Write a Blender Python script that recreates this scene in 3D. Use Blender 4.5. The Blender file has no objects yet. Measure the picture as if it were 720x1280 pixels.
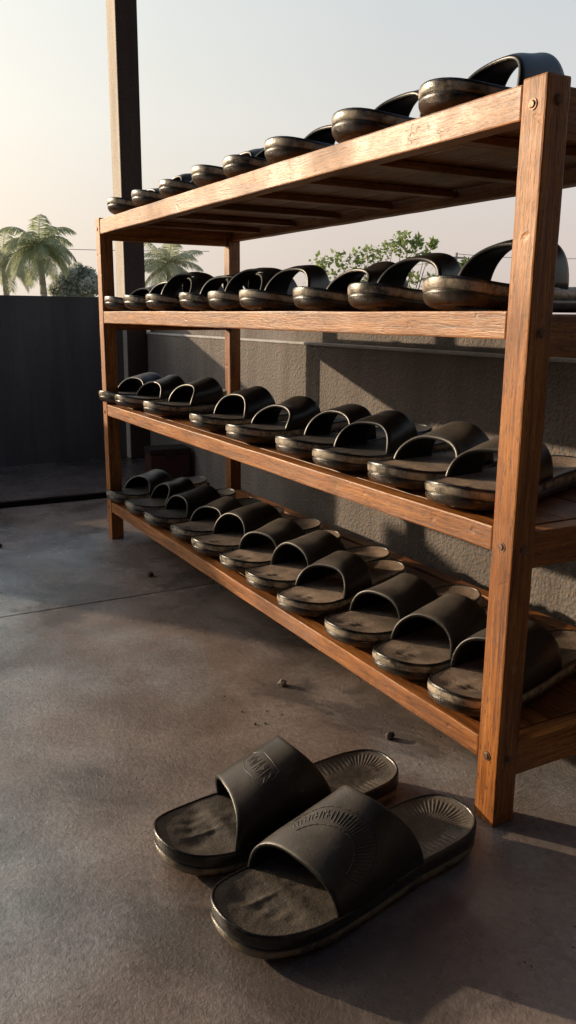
import bpy, bmesh, math, random
from mathutils import Vector, Matrix, noise

R = math.radians
S = 0.9                       # the layout is written in survey units; one pass at the end turns it into metres
scene = bpy.context.scene
COL = scene.collection
rnd = random.Random(7)

# ------------------------------------------------------------------ helpers
def tag(o, label=None, cat=None, group=None, kind=None):
    if label: o['label'] = label
    if cat: o['category'] = cat
    if group: o['group'] = group
    if kind: o['kind'] = kind
    return o

def empty(name, loc=(0, 0, 0), rz=0.0):
    o = bpy.data.objects.new(name, None)
    COL.objects.link(o)
    o.location = loc
    o.rotation_euler = (0, 0, rz)
    o.empty_display_size = 0.05
    return o

def obj(name, bm, mats, parent=None, smooth=False, loc=None):
    me = bpy.data.meshes.new(name)
    bm.normal_update()
    if smooth:
        for f in bm.faces: f.smooth = True
    bm.to_mesh(me); bm.free()
    if not isinstance(mats, (list, tuple)): mats = [mats]
    for m in mats: me.materials.append(m)
    o = bpy.data.objects.new(name, me)
    COL.objects.link(o)
    if parent: o.parent = parent
    if loc: o.location = loc
    return o

def box(bm, x0, x1, y0, y1, z0, z1, bev=0.0, seg=2, mi=0):
    r = bmesh.ops.create_cube(bm, size=1.0)
    vs = r['verts']
    for v in vs:
        v.co = Vector(((x0 + x1) / 2 + v.co.x * (x1 - x0), (y0 + y1) / 2 + v.co.y * (y1 - y0), (z0 + z1) / 2 + v.co.z * (z1 - z0)))
    fs = set(f for v in vs for f in v.link_faces)
    for f in fs: f.material_index = mi
    if bev > 0:
        es = list(set(e for v in vs for e in v.link_edges))
        bmesh.ops.bevel(bm, geom=es, offset=bev, segments=seg, profile=0.6, affect='EDGES', clamp_overlap=True)
    return bm

def grid_sheet(x0, x1, y0, y1, z, nx, ny):
    bm = bmesh.new()
    V = [[bm.verts.new((x0 + (x1 - x0) * i / nx, y0 + (y1 - y0) * j / ny, z)) for j in range(ny + 1)] for i in range(nx + 1)]
    for i in range(nx):
        for j in range(ny):
            bm.faces.new((V[i][j], V[i + 1][j], V[i + 1][j + 1], V[i][j + 1]))
    return bm

def cyl(bm, p0, p1, r0, r1=None, n=10, cap=True):
    p0 = Vector(p0); p1 = Vector(p1)
    if r1 is None: r1 = r0
    d = (p1 - p0).normalized()
    a = d.orthogonal().normalized(); b = d.cross(a)
    A = [bm.verts.new(p0 + (a * math.cos(t) + b * math.sin(t)) * r0) for t in [2 * math.pi * i / n for i in range(n)]]
    B = [bm.verts.new(p1 + (a * math.cos(t) + b * math.sin(t)) * r1) for t in [2 * math.pi * i / n for i in range(n)]]
    for i in range(n):
        bm.faces.new((A[i], A[(i + 1) % n], B[(i + 1) % n], B[i]))
    if cap:
        bm.faces.new(A[::-1]); bm.faces.new(B)

# ------------------------------------------------------------------ node material builder
class NM:
    def __init__(self, name):
        self.m = bpy.data.materials.new(name)
        self.m.use_nodes = True
        self.nt = self.m.node_tree
        self.N = self.nt.nodes; self.L = self.nt.links
        self.N.clear()
        self.out = self.N.new('ShaderNodeOutputMaterial')
        self.b = self.N.new('ShaderNodeBsdfPrincipled')
        self.L.new(self.b.outputs[0], self.out.inputs[0])
    def put(self, sock, val):
        if isinstance(val, bpy.types.NodeSocket): self.L.new(val, sock)
        elif isinstance(val, (tuple, list)) and len(val) == 3 and sock.type == 'RGBA': sock.default_value = (*val, 1)
        else: sock.default_value = val
    def set(self, **kw):
        nm = dict(color='Base Color', rough='Roughness', normal='Normal', spec='Specular IOR Level', metal='Metallic', coat='Coat Weight', coatr='Coat Roughness', sheen='Sheen Weight', trans='Transmission Weight')
        for k, v in kw.items(): self.put(self.b.inputs[nm[k]], v)
        return self.m
    def coord(self, which='Object', scale=(1, 1, 1), randomize=False, rot=(0, 0, 0)):
        tc = self.N.new('ShaderNodeTexCoord')
        mp = self.N.new('ShaderNodeMapping')
        mp.inputs['Scale'].default_value = scale
        mp.inputs['Rotation'].default_value = rot
        src = tc.outputs[which]
        if randomize:
            oi = self.N.new('ShaderNodeObjectInfo')
            ml = self.math('MULTIPLY', oi.outputs['Random'], 37.3)
            cb = self.N.new('ShaderNodeCombineXYZ')
            for i in range(3): self.L.new(ml, cb.inputs[i])
            ad = self.N.new('ShaderNodeVectorMath'); ad.operation = 'ADD'
            self.L.new(src, ad.inputs[0]); self.L.new(cb.outputs[0], ad.inputs[1])
            src = ad.outputs[0]
        self.L.new(src, mp.inputs[0])
        return mp.outputs[0]
    def rand(self):
        return self.N.new('ShaderNodeObjectInfo').outputs['Random']
    def noise(self, vec, scale, detail=4, rough=0.55, dist=0.0, color=False):
        n = self.N.new('ShaderNodeTexNoise')
        self.L.new(vec, n.inputs['Vector'])
        n.inputs['Scale'].default_value = scale; n.inputs['Detail'].default_value = detail
        n.inputs['Roughness'].default_value = rough; n.inputs['Distortion'].default_value = dist
        return n.outputs['Color' if color else 'Fac']
    def voro(self, vec, scale, feature='F1', out='Distance', rand=1.0):
        n = self.N.new('ShaderNodeTexVoronoi'); n.feature = feature
        self.L.new(vec, n.inputs['Vector']); n.inputs['Scale'].default_value = scale
        n.inputs['Randomness'].default_value = rand
        return n.outputs[out]
    def wave(self, vec, scale, dist=2, detail=2, dscale=1.0, direction='X', rings=False):
        n = self.N.new('ShaderNodeTexWave')
        if rings: n.wave_type = 'RINGS'; n.rings_direction = direction
        else: n.bands_direction = direction
        self.L.new(vec, n.inputs['Vector'])
        n.inputs['Scale'].default_value = scale; n.inputs['Distortion'].default_value = dist
        n.inputs['Detail'].default_value = detail; n.inputs['Detail Scale'].default_value = dscale
        return n.outputs['Fac']
    def ramp(self, fac, stops, interp='LINEAR'):
        n = self.N.new('ShaderNodeValToRGB'); n.color_ramp.interpolation = interp
        e = n.color_ramp.elements
        while len(e) > 1: e.remove(e[-1])
        for i, (p, c) in enumerate(stops):
            if isinstance(c, (int, float)): c = (c, c, c)
            if i == 0: e[0].position = p; e[0].color = (*c, 1)
            else:
                k = e.new(p); k.color = (*c, 1)
        self.put(n.inputs[0], fac)
        return n.outputs[0]
    def math(self, op, a, b=0.0, clamp=False):
        n = self.N.new('ShaderNodeMath'); n.operation = op; n.use_clamp = clamp
        self.put(n.inputs[0], a); self.put(n.inputs[1], b)
        return n.outputs[0]
    def mix(self, fac, a, b, mode='MIX'):
        n = self.N.new('ShaderNodeMix'); n.data_type = 'RGBA'; n.blend_type = mode
        self.put(n.inputs['Factor'], fac); self.put(n.inputs['A'], a) if False else None
        self.put(n.inputs[6], a); self.put(n.inputs[7], b)
        return n.outputs[2]
    def sep(self, vec):
        n = self.N.new('ShaderNodeSeparateXYZ'); self.L.new(vec, n.inputs[0]); return n.outputs
    def geo(self, which):
        return self.N.new('ShaderNodeNewGeometry').outputs[which]
    def bump(self, h, strength=0.3, dist=0.002, normal=None):
        n = self.N.new('ShaderNodeBump'); n.inputs['Strength'].default_value = strength; n.inputs['Distance'].default_value = dist
        self.put(n.inputs['Height'], h)
        if normal is not None: self.L.new(normal, n.inputs['Normal'])
        return n.outputs[0]

# ------------------------------------------------------------------ materials
def mat_wood(name, axis, dark=1.0):
    k = NM(name)
    sc = [1, 1, 1]; sc[axis] = 0.05
    v = k.coord('Object', tuple(sc), randomize=True)
    sc2 = [1, 1, 1]; sc2[axis] = 0.16
    v2 = k.coord('Object', tuple(sc2), randomize=True)
    v3 = k.coord('Object', (1, 1, 1), randomize=True)
    grain = k.noise(v, 150, 6, 0.68, 0.5)
    fib = k.noise(v, 620, 3, 0.6, 0.2)
    fig = k.noise(v2, 14, 4, 0.55, 1.4)
    pores = k.noise(v2, 560, 2, 0.6)
    blot = k.noise(v3, 9, 4, 0.6)
    tone = k.math('ADD', k.math('MULTIPLY', k.rand(), 0.40), 0.98)
    c = k.ramp(grain, [(0.28, (0.075 * dark, 0.024 * dark, 0.008 * dark)), (0.46, (0.250 * dark, 0.088 * dark, 0.020 * dark)), (0.72, (0.47 * dark, 0.195 * dark, 0.048 * dark))])
    c = k.mix(0.62, c, k.ramp(fig, [(0.32, (0.48, 0.40, 0.34)), (0.52, (0.95, 0.93, 0.90)), (0.70, (1.22, 1.22, 1.18))]), 'MULTIPLY')
    c = k.mix(0.55, c, k.ramp(fib, [(0.30, 0.45), (0.50, 1.0), (0.70, 1.3)]), 'MULTIPLY')
    tv = k.N.new('ShaderNodeCombineXYZ')
    for i in range(3): k.L.new(tone, tv.inputs[i])
    c = k.mix(1.0, c, tv.outputs[0], 'MULTIPLY')
    c = k.mix(k.ramp(pores, [(0.34, 0.6), (0.42, 0.0)]), c, (0.030, 0.012, 0.006))
    c = k.mix(k.ramp(blot, [(0.56, 0.0), (0.74, 0.42)]), c, (0.050, 0.024, 0.013))
    sc3 = k.noise(v3, 60, 5, 0.7)
    c = k.mix(k.ramp(sc3, [(0.62, 0.0), (0.70, 0.5)]), c, (0.38, 0.24, 0.13))
    # a few knots
    kn = k.voro(v2, 4.2)
    c = k.mix(k.ramp(kn, [(0.05, 0.85), (0.11, 0.0)]), c, (0.035, 0.014, 0.007))
    h = k.math('ADD', k.math('MULTIPLY', grain, 0.7), k.math('MULTIPLY', pores, 0.5))
    h = k.math('ADD', h, k.math('MULTIPLY', fib, 0.5))
    dents = k.ramp(k.noise(v3, 45, 3, 0.5), [(0.27, 0.0), (0.35, 1.0)])
    h = k.math('ADD', h, k.math('MULTIPLY', dents, 0.8))
    k.set(color=c, rough=k.ramp(blot, [(0.3, 0.36), (0.7, 0.58)]), normal=k.bump(h, 0.45, 0.0012), spec=0.42)
    return k.m

WX = mat_wood('wood_along', 0); WY = mat_wood('wood_across', 1); WZ = mat_wood('wood_upright', 2)
WXD = mat_wood('wood_boards', 0, 0.75); WYD = mat_wood('wood_battens', 1, 0.8)

def mat_floor(name, tint=(1, 1, 1)):
    k = NM(name)
    v = k.coord('Object')
    big = k.noise(v, 1.3, 4, 0.55, 0.4)
    mid = k.noise(v, 7, 6, 0.62, 0.3)
    fine = k.noise(v, 130, 6, 0.75)
    micro = k.noise(v, 700, 3, 0.7)
    c = k.ramp(mid, [(0.30, (0.125, 0.146, 0.168)), (0.5, (0.275, 0.312, 0.352)), (0.70, (0.450, 0.492, 0.535))])
    yy = k.sep(v)[1]
    side = k.ramp(k.math('ADD', yy, 1.0), [(0.25, 0.0), (0.75, 0.30)])
    brown = k.ramp(k.math('ADD', big, k.math('SUBTRACT', side, 0.14)), [(0.49, 0.0), (0.64, 0.72)])  # brown stain, deepened to paint the warm sunlit floor towards the rack
    c = k.mix(brown, c, k.mix(mid, (0.105, 0.064, 0.044), (0.310, 0.200, 0.140)))
    c = k.mix(0.6, c, k.ramp(fine, [(0.3, 0.45), (0.5, 1.0), (0.72, 1.55)]), 'MULTIPLY')
    # pale grit and small dark pits
    c = k.mix(k.ramp(micro, [(0.64, 0.0), (0.72, 0.55)]), c, (0.22, 0.19, 0.16))
    pit = k.ramp(k.voro(v, 55), [(0.05, 1.0), (0.10, 0.0)])
    pitsel = k.ramp(k.noise(v, 9, 2), [(0.55, 0.0), (0.62, 1.0)])
    pf = k.math('MULTIPLY', pit, pitsel)
    c = k.mix(k.math('MULTIPLY', pf, 0.75), c, (0.018, 0.014, 0.011))
    c = k.mix(1.0, c, tint, 'MULTIPLY')
    # hairline cracks
    wob = k.N.new('ShaderNodeVectorMath'); wob.operation = 'ADD'
    k.L.new(v, wob.inputs[0])
    nz = k.noise(v, 5, 4, 0.6, color=True)
    sc = k.N.new('ShaderNodeVectorMath'); sc.operation = 'SCALE'; sc.inputs['Scale'].default_value = 0.22
    k.L.new(nz, sc.inputs[0]); k.L.new(sc.outputs[0], wob.inputs[1])
    grit = k.noise(v, 270, 4, 0.7)
    h = k.math('ADD', k.math('MULTIPLY', fine, 0.7), k.math('MULTIPLY', grit, 0.75))
    h = k.math('ADD', h, k.math('MULTIPLY', micro, 0.25))
    h = k.math('SUBTRACT', h, pf)
    h = k.math('ADD', h, k.math('MULTIPLY', mid, 1.2))
    # thin scattered scratches, and stains from spilled water
    scr = k.noise(k.coord('Object', (1.0, 0.06, 1.0), rot=(0, 0, 0.6)), 90, 2, 0.5)
    c = k.mix(k.ramp(scr, [(0.70, 0.0), (0.74, 0.28)]), c, (0.25, 0.22, 0.19))
    st = k.noise(v, 2.6, 5, 0.7, 0.8)
    c = k.mix(k.ramp(st, [(0.52, 0.0), (0.60, 0.6)]), c, (0.060, 0.055, 0.052))
    rr = k.ramp(k.noise(v, 3.2, 6, 0.7), [(0.32, 0.13), (0.66, 0.36)])
    k.set(color=c, rough=rr, normal=k.bump(h, 0.7, 0.0014), spec=0.95)
    return k.m
M_FLOOR = mat_floor('concrete_floor')
M_STEP = mat_floor('concrete_step', (0.55, 0.56, 0.58))

def mat_plaster(name, base, var, bumpd=0.006, scale=1.0, brown=0.6):
    k = NM(name)
    v = k.coord('Object')
    a = k.noise(v, 3.0 * scale, 5, 0.6)
    b = k.noise(v, 38 * scale, 6, 0.68)
    d = k.voro(v, 62 * scale, 'SMOOTH_F1')
    f = k.noise(v, 260 * scale, 4, 0.7)
    c = k.mix(a, tuple(x * (1 - var) for x in base), tuple(x * (1 + var) for x in base))
    c = k.mix(k.math('MULTIPLY', k.ramp(b, [(0.42, 0.0), (0.62, 1.0)]), brown), c, (base[0] * 1.40, base[1] * 1.02, base[2] * 0.74))
    c = k.mix(0.6, c, k.ramp(f, [(0.3, 0.6), (0.7, 1.35)]), 'MULTIPLY')
    sv = k.noise(k.coord('Object', (1, 1, 0.10)), 11, 5, 0.7)
    c = k.mix(0.55, c, k.ramp(sv, [(0.30, 0.55), (0.50, 1.0), (0.72, 1.45)]), 'MULTIPLY')
    h = k.math('ADD', k.math('MULTIPLY', b, 1.0), k.math('MULTIPLY', d, 0.7))
    h = k.math('ADD', h, k.math('MULTIPLY', f, 0.22))
    k.set(color=c, rough=0.86, normal=k.bump(h, 0.9, bumpd), spec=0.25)
    return k.m
M_WALL = mat_plaster('rough_dark_plaster', (0.168, 0.166, 0.168), 0.36, 0.0042, 3.0, 0.75)
M_ENDWALL = mat_plaster('smooth_charcoal_plaster', (0.085, 0.085, 0.090), 0.3, 0.001, 0.8, 0.1)
M_LEDGE = mat_plaster('skylit_ledge_plaster', (0.44, 0.45, 0.47), 0.2, 0.002, 1.0, 0.2)  # paler and bluer, painting skylight on the ledge top
M_PILLAR = mat_plaster('brown_painted_pillar', (0.060, 0.042, 0.036), 0.12, 0.0008, 0.7, 0.2)
M_PALE = mat_plaster('sunlit_pillar_tone', (0.52, 0.48, 0.43), 0.12, 0.0008, 0.7, 0.2)  # pale colour stands in for sun on one pillar face
M_BLOCKER = mat_plaster('dark_blocker_plaster', (0.035, 0.033, 0.032), 0.15, 0.002)
M_CEIL = mat_plaster('ceiling_plaster', (0.10, 0.095, 0.09), 0.1, 0.001)

def flat(name, col, rough=0.6, spec=0.3, nscale=60, var=0.25, bump=0.15):
    k = NM(name)
    v = k.coord('Object', randomize=True)
    n = k.noise(v, nscale, 4, 0.6)
    c = k.mix(n, tuple(x * (1 - var) for x in col), tuple(min(1, x * (1 + var)) for x in col))
    k.set(color=c, rough=rough, spec=spec, normal=k.bump(n, bump, 0.001))
    return k.m
M_RISER = flat('shadow_black_riser', (0.006, 0.006, 0.006), 0.8, 0.15)  # near-black colour paints the shadow line of the step
M_GROOVE = flat('dark_joint_filler', (0.012, 0.011, 0.010), 0.9, 0.1)
M_CASE = flat('brown_leatherette', (0.055, 0.024, 0.016), 0.55, 0.35, 90)
M_CASELID = flat('dark_leatherette', (0.018, 0.012, 0.010), 0.5, 0.4, 90)
M_STEEL = flat('dull_steel', (0.42, 0.36, 0.32), 0.55, 0.4)
M_STONE = flat('grey_stone', (0.22, 0.18, 0.145), 0.85, 0.2, 120, 0.4, 0.6)
M_STONED = flat('dark_stone', (0.06, 0.05, 0.042), 0.85, 0.2, 120, 0.4, 0.6)

def bolt_mat():
    k = NM('rusty_bolt')
    v = k.coord('Object', randomize=True)
    n = k.noise(v, 300, 4, 0.6)
    k.set(color=k.ramp(n, [(0.35, (0.09, 0.038, 0.022)), (0.65, (0.26, 0.17, 0.12))]), rough=0.5, metal=0.55, normal=k.bump(n, 0.3, 0.0005))
    return k.m
M_BOLT = bolt_mat()

def mat_rubber(name, base, dusty, dust_amt, rough=0.5):
    """moulded black rubber; pale dust on what faces up also paints the tops as lit"""
    k = NM(name)
    v = k.coord('Object', randomize=True)
    n = k.noise(v, 26, 5, 0.65)
    f = k.noise(v, 420, 3, 0.65)
    sp = k.noise(v, 850, 2, 0.5)
    up = k.sep(k.geo('Normal'))[2]
    upf = k.ramp(up, [(0.10, 0.0), (0.55, 0.45), (0.95, 1.0)])  # upward ramp also paints lit tops against shaded sides
    amt = k.math('MULTIPLY', k.math('MULTIPLY', upf, k.ramp(n, [(0.28, 0.35), (0.68, 1.0)])), dust_amt)
    ri = k.math('ADD', k.math('MULTIPLY', k.rand(), 0.7), 0.6)
    amt = k.math('MULTIPLY', amt, ri, True)
    c = k.mix(amt, base, dusty)
    c = k.mix(k.ramp(sp, [(0.68, 0.0), (0.74, 0.5)]), c, tuple(min(1, x * 2.2) for x in dusty))
    sf = k.noise(k.coord('Object', (1, 0.35, 1), randomize=True), 75, 6, 0.72)
    c = k.mix(k.ramp(sf, [(0.60, 0.0), (0.70, 0.45)]), c, dusty)
    r = k.math('ADD', k.math('MULTIPLY', amt, 0.35), rough, True)
    k.set(color=c, rough=r, spec=0.42, normal=k.bump(f, 0.35, 0.0006))
    return k.m
M_STRAP = mat_rubber('strap_rubber', (0.0075, 0.0072, 0.0072), (0.070, 0.055, 0.045), 0.36, 0.34)
M_STRAPD = mat_rubber('dusty_strap_rubber', (0.0075, 0.0072, 0.0070), (0.150, 0.126, 0.106), 0.66, 0.34)

def mat_sole(name, pale, wear_lo, wear_hi, strength):
    """black sole with a rubbed pale stripe round the midsole that also paints rim highlights; z bands are in metres above the ground"""
    k = NM(name)
    raw = k.coord('Object')
    v = k.coord('Object', randomize=True)
    at_ = k.N.new('ShaderNodeAttribute'); at_.attribute_name = 'band_height'
    z = at_.outputs['Fac']
    n = k.noise(v, 30, 5, 0.68)
    st = k.coord('Object', (1, 1, 3.0), randomize=True)
    n2 = k.noise(st, 130, 4, 0.65)
    f = k.noise(v, 500, 3, 0.6)
    zz = k.math('ADD', z, k.math('MULTIPLY', k.math('SUBTRACT', n2, 0.5), 0.0016))
    lo, hi = wear_lo, wear_hi
    band = k.ramp(k.math('DIVIDE', zz, 0.04), [((lo - 0.0014) / 0.04, 0.0), ((lo + 0.0006) / 0.04, 1.0), ((hi - 0.0008) / 0.04, 1.0), ((hi + 0.001) / 0.04, 0.0)])
    patch = k.noise(v, 75, 4, 0.7)
    wear = k.math('MULTIPLY', band, k.math('MULTIPLY', k.ramp(n, [(0.32, 0.12), (0.54, 1.0)]), k.ramp(patch, [(0.34, 0.15), (0.52, 1.0)])))
    wear = k.math('MULTIPLY', wear, strength)
    grime = k.ramp(k.math('DIVIDE', zz, 0.04), [(0.14, 1.0), (0.31, 0.0)])
    c = k.mix(k.math('MULTIPLY', grime, k.ramp(patch, [(0.35, 0.1), (0.62, 1.0)])), (0.010, 0.0095, 0.009), (0.105, 0.066, 0.042))
    scr = k.ramp(n2, [(0.56, 0.0), (0.68, 0.55)])
    c = k.mix(k.math('MULTIPLY', scr, 0.6), c, (0.12, 0.10, 0.085))
    c = k.mix(wear, c, pale)
    k.set(color=c, rough=k.ramp(n, [(0.3, 0.18), (0.7, 0.42)]), spec=0.6, normal=k.bump(k.math('ADD', f, n2), 0.4, 0.0007))
    return k.m
M_SOLE = mat_sole('worn_sole_rubber', (0.46, 0.39, 0.30), 0.0135, 0.0228, 1.0)
M_SOLEFG = mat_sole('scuffed_sole_rubber', (0.34, 0.28, 0.18), 0.0062, 0.0118, 0.6)  # pale tone raised to paint the sunlit toe-rim highlight

def mat_bed(name, base, dust, amt, panel=True):
    k = NM(name)
    raw = k.coord('Object')
    v = k.coord('Object', randomize=True)
    n = k.noise(v, 22, 5, 0.66)
    f = k.noise(v, 300, 4, 0.7)
    g = k.noise(v, 900, 2, 0.5)
    ri = k.math('ADD', k.math('MULTIPLY', k.rand(), 0.6), 0.7)
    a = k.math('MULTIPLY', k.math('MULTIPLY', k.ramp(n, [(0.3, 0.25), (0.66, 1.0)]), amt), ri, True)
    c = k.mix(a, base, dust)
    c = k.mix(0.7 if panel else 0.45, c, k.ramp(f, [(0.3, 0.55), (0.7, 1.45)]), 'MULTIPLY')
    c = k.mix(k.ramp(g, [(0.66, 0.0), (0.73, 0.5)]), c, tuple(min(1, x * 1.9) for x in dust))
    # dark slashes painted for the gouges where the toes rest
    pts = k.sep(raw)
    def spot(cx, cy, rx, ry):
        dx = k.math('DIVIDE', k.math('SUBTRACT', pts[0], cx), rx); dy = k.math('DIVIDE', k.math('SUBTRACT', pts[1], cy), ry)
        d = k.math('ADD', k.math('MULTIPLY', dx, dx), k.math('MULTIPLY', dy, dy))
        d = k.math('ADD', d, k.math('MULTIPLY', k.math('SUBTRACT', f, 0.5), 0.9))
        return k.ramp(d, [(0.3, 0.75), (1.1, 0.0)])
    for sp_ in () if not panel else ((-0.003, 0.037, 0.010, 0.0042), (0.005, 0.046, 0.010, 0.0038)):
        c = k.mix(spot(*sp_), c, tuple(x * 0.25 for x in base))
    c = k.mix(k.math('MULTIPLY', spot(0.0, 0.232, 0.022, 0.035), 0.7), c, tuple(x * 0.5 for x in base))
    # fine lengthwise ribs moulded into the bed
    rb = k.wave(raw, 120, 0.8, 1, 2.0, 'X')
    pm = k.ramp(pts[1], [(0.165, 0.0), (0.185, 1.0), (0.245, 1.0), (0.262, 0.0)])
    px = k.ramp(k.math('ABSOLUTE', pts[0]), [(0.016, 1.0), (0.022, 0.0)])
    h = k.math('MULTIPLY', k.math('MULTIPLY', rb, pm), px)
    stipple = k.ramp(k.voro(v, 420), [(0.2, 1.0), (0.6, 0.0)])
    hh = k.math('ADD', k.math('MULTIPLY', h, 0.8), k.math('ADD', k.math('MULTIPLY', f, 0.8), k.math('MULTIPLY', stipple, 0.3)))
    k.set(color=c, rough=0.66 if panel else k.ramp(n, [(0.3, 0.40), (0.7, 0.62)]), spec=0.38, normal=k.bump(hh, 0.55, 0.0010 if panel else 0.0007))
    return k.m
M_BED = mat_bed('dusty_footbed', (0.028, 0.023, 0.019), (0.330, 0.240, 0.175), 0.9)
M_BEDDARK = mat_bed('dark_footbed', (0.014, 0.013, 0.012), (0.075, 0.060, 0.050), 0.6)
M_BEDFG = mat_bed('trodden_footbed', (0.016, 0.0145, 0.013), (0.190, 0.154, 0.122), 0.66, False)

def mat_leaf(name, col, trans=0.45, var=0.4):
    k = NM(name)
    v = k.coord('Object')
    n = k.noise(v, 3.0, 3, 0.6)
    c = k.mix(n, tuple(x * (1 - var) for x in col), tuple(min(0.9, x * (1 + var)) for x in col))
    m = k.set(color=c, rough=0.6, spec=0.25)
    tr = k.N.new('ShaderNodeBsdfTranslucent'); k.put(tr.inputs[0], c)
    mx = k.N.new('ShaderNodeMixShader'); mx.inputs[0].default_value = trans
    k.L.new(k.b.outputs[0], mx.inputs[1]); k.L.new(tr.outputs[0], mx.inputs[2]); k.L.new(mx.outputs[0], k.out.inputs[0])
    return m
M_PALM = mat_leaf('palm_leaf', (0.36, 0.40, 0.24), 0.5, 0.25)  # leaf colour lightened to paint distance haze
M_PALM2 = mat_leaf('hazy_palm_leaf', (0.46, 0.48, 0.33), 0.5, 0.25)  # paler still, with more haze put into the colour
M_FARLEAF = mat_leaf('hazy_leaf', (0.46, 0.48, 0.40), 0.6, 0.08)  # haze over the far tree is mixed into its leaf colour
M_LEAF = mat_leaf('fresh_leaf', (0.25, 0.32, 0.11), 0.55)
M_BARK = flat('hazy_bark', (0.36, 0.34, 0.28), 0.9, 0.1, 8)  # bark lightened to carry the haze in its colour
M_TWIG = flat('twig_bark', (0.11, 0.085, 0.06), 0.9, 0.1, 20)
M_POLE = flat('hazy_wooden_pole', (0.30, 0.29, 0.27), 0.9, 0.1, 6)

def ground_mat():
    k = NM('dry_grassy_ground')
    v = k.coord('Object')
    n = k.noise(v, 0.25, 6, 0.6); m2 = k.noise(v, 5, 5, 0.7)
    c = k.mix(k.ramp(n, [(0.4, 0.0), (0.6, 1.0)]), (0.12, 0.12, 0.06), (0.20, 0.16, 0.10))
    c = k.mix(0.6, c, k.ramp(m2, [(0.3, 0.5), (0.7, 1.4)]), 'MULTIPLY')
    k.set(color=c, rough=0.95, spec=0.1, normal=k.bump(m2, 0.5, 0.05))
    return k.m
M_GROUND = ground_mat()

# ------------------------------------------------------------------ setting
def structure(name, bm, m):
    return tag(obj(name, bm, m), kind='structure')

XJ, XSTEP, XEND = -1.000, -1.985, -2.620
WALLY = 0.515
gb = bmesh.new()
G0, G1 = -3000.0, 3000.0
vs = [gb.verts.new(p) for p in ((G0, G0, -0.30), (G1, G0, -0.30), (G1, G1, -0.30), (G0, G1, -0.30))]
gb.faces.new(vs)
structure('ground', gb, M_GROUND)

fb = bmesh.new()       # poured slabs with an open joint between them
box(fb, XSTEP + 0.001, XJ - 0.0018, -3.6, WALLY - 0.002, -0.12, 0.0, 0.002, 2)
box(fb, XJ + 0.0018, 3.2, -3.6, WALLY - 0.002, -0.12, 0.0, 0.002, 2)
box(fb, XJ - 0.01, XJ + 0.01, -3.59, WALLY - 0.004, -0.14, -0.010, mi=1)
structure('floor', fb, [M_FLOOR, M_GROOVE])
sb = bmesh.new()
box(sb, -4.0, XSTEP - 0.008, -3.6, WALLY - 0.002, -0.12, 0.0195)
box(sb, XSTEP - 0.008, XSTEP, -3.6, WALLY - 0.002, -0.119, 0.0165, mi=1)  # riser strip coloured as if in deep shadow
structure('raised_floor', sb, [M_STEP, M_RISER])
cb = bmesh.new()
box(cb, -3.1, 3.4, -1.3, 0.95, 2.75, 2.9)
structure('unseen_ceiling', cb, M_CEIL)  # unseen slab, put in and sized to cut overhead sky light
cb = bmesh.new()
box(cb, 2.2, 2.4, -3.6, 0.95, -0.3, 2.748)
box(cb, 0.45, 2.199, 0.70, 0.95, -0.3, 2.748)
box(cb, -1.25, 2.199, -2.45, -2.25, -0.3, 2.748)
structure('fill_blocking_walls', cb, M_BLOCKER)  # unseen dark walls added around the camera to cut fill light

# low side wall: protruding lower face with a ledge, plainer band set back above it
w = empty('low_side_wall', (0, WALLY, 0))
tag(w, 'rough grey plastered low wall running behind the shoe rack with a thin ledge', 'wall')
b = bmesh.new(); box(b, XEND, 3.2, 0, 0.13, -0.3, 0.514); obj('wall', b, M_WALL, w)
b = bmesh.new(); box(b, XEND, 3.2, 0.028, 0.128, 0.5145, 0.588, 0.003); obj('upper_band', b, M_WALL, w)
b = bmesh.new(); box(b, XEND, 3.2, -0.004, 0.027, 0.5145, 0.5215, 0.002); obj('ledge', b, M_LEDGE, w)

# dark end wall; its unseen stretch is notched to shape the sunlight
EW_TOP = 0.655
w = empty('end_wall', (XEND, -0.05, 0.0195))
tag(w, 'smooth charcoal end wall behind the far end of the rack, taller than the side wall', 'wall')
b = bmesh.new()
box(b, -0.14, 0, -0.54, 0.56, -0.3, EW_TOP - 0.0195, 0.003)
box(b, -0.14, 0, -0.80, -0.541, -0.3, 0.26, 0.003)
box(b, -0.14, 0, -1.42, -0.801, -0.3, EW_TOP - 0.0195, 0.003)
obj('wall', b, M_ENDWALL, w)

p = empty('veranda_pillar', (XEND, 0.47, 0))
tag(p, 'tall dark brown square pillar rising past the far left end of the rack', 'pillar')
b = bmesh.new(); box(b, -0.06, 0.045, -0.038, 0.043, 0.021, 2.748, 0.004); obj('shaft', b, M_PILLAR, p)
b = bmesh.new(); box(b, -0.058, 0.043, -0.0415, -0.0385, 0.021, 2.746, 0.001); obj('sunlit_side', b, M_PALE, p)  # thin skin that paints sunlight onto the shaft's front-facing side

# brown case leaning against the wall in the corner
c = empty('small_case', (-2.20, 0.36, 0.0), R(-7))
tag(c, 'small brown box case standing against the grey wall below the far end of the rack', 'case')
b = bmesh.new(); box(b, -0.02, 0.075, 0.0, 0.145, 0.0, 0.104, 0.004); obj('body', b, M_CASE, c)
b = bmesh.new(); box(b, -0.023, 0.078, -0.003, 0.148, 0.1045, 0.126, 0.005); obj('lid', b, M_CASELID, c)
b = bmesh.new(); box(b, 0.0765, 0.081, 0.055, 0.09, 0.088, 0.118, 0.0015); obj('clasp', b, M_CASELID, c)

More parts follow.
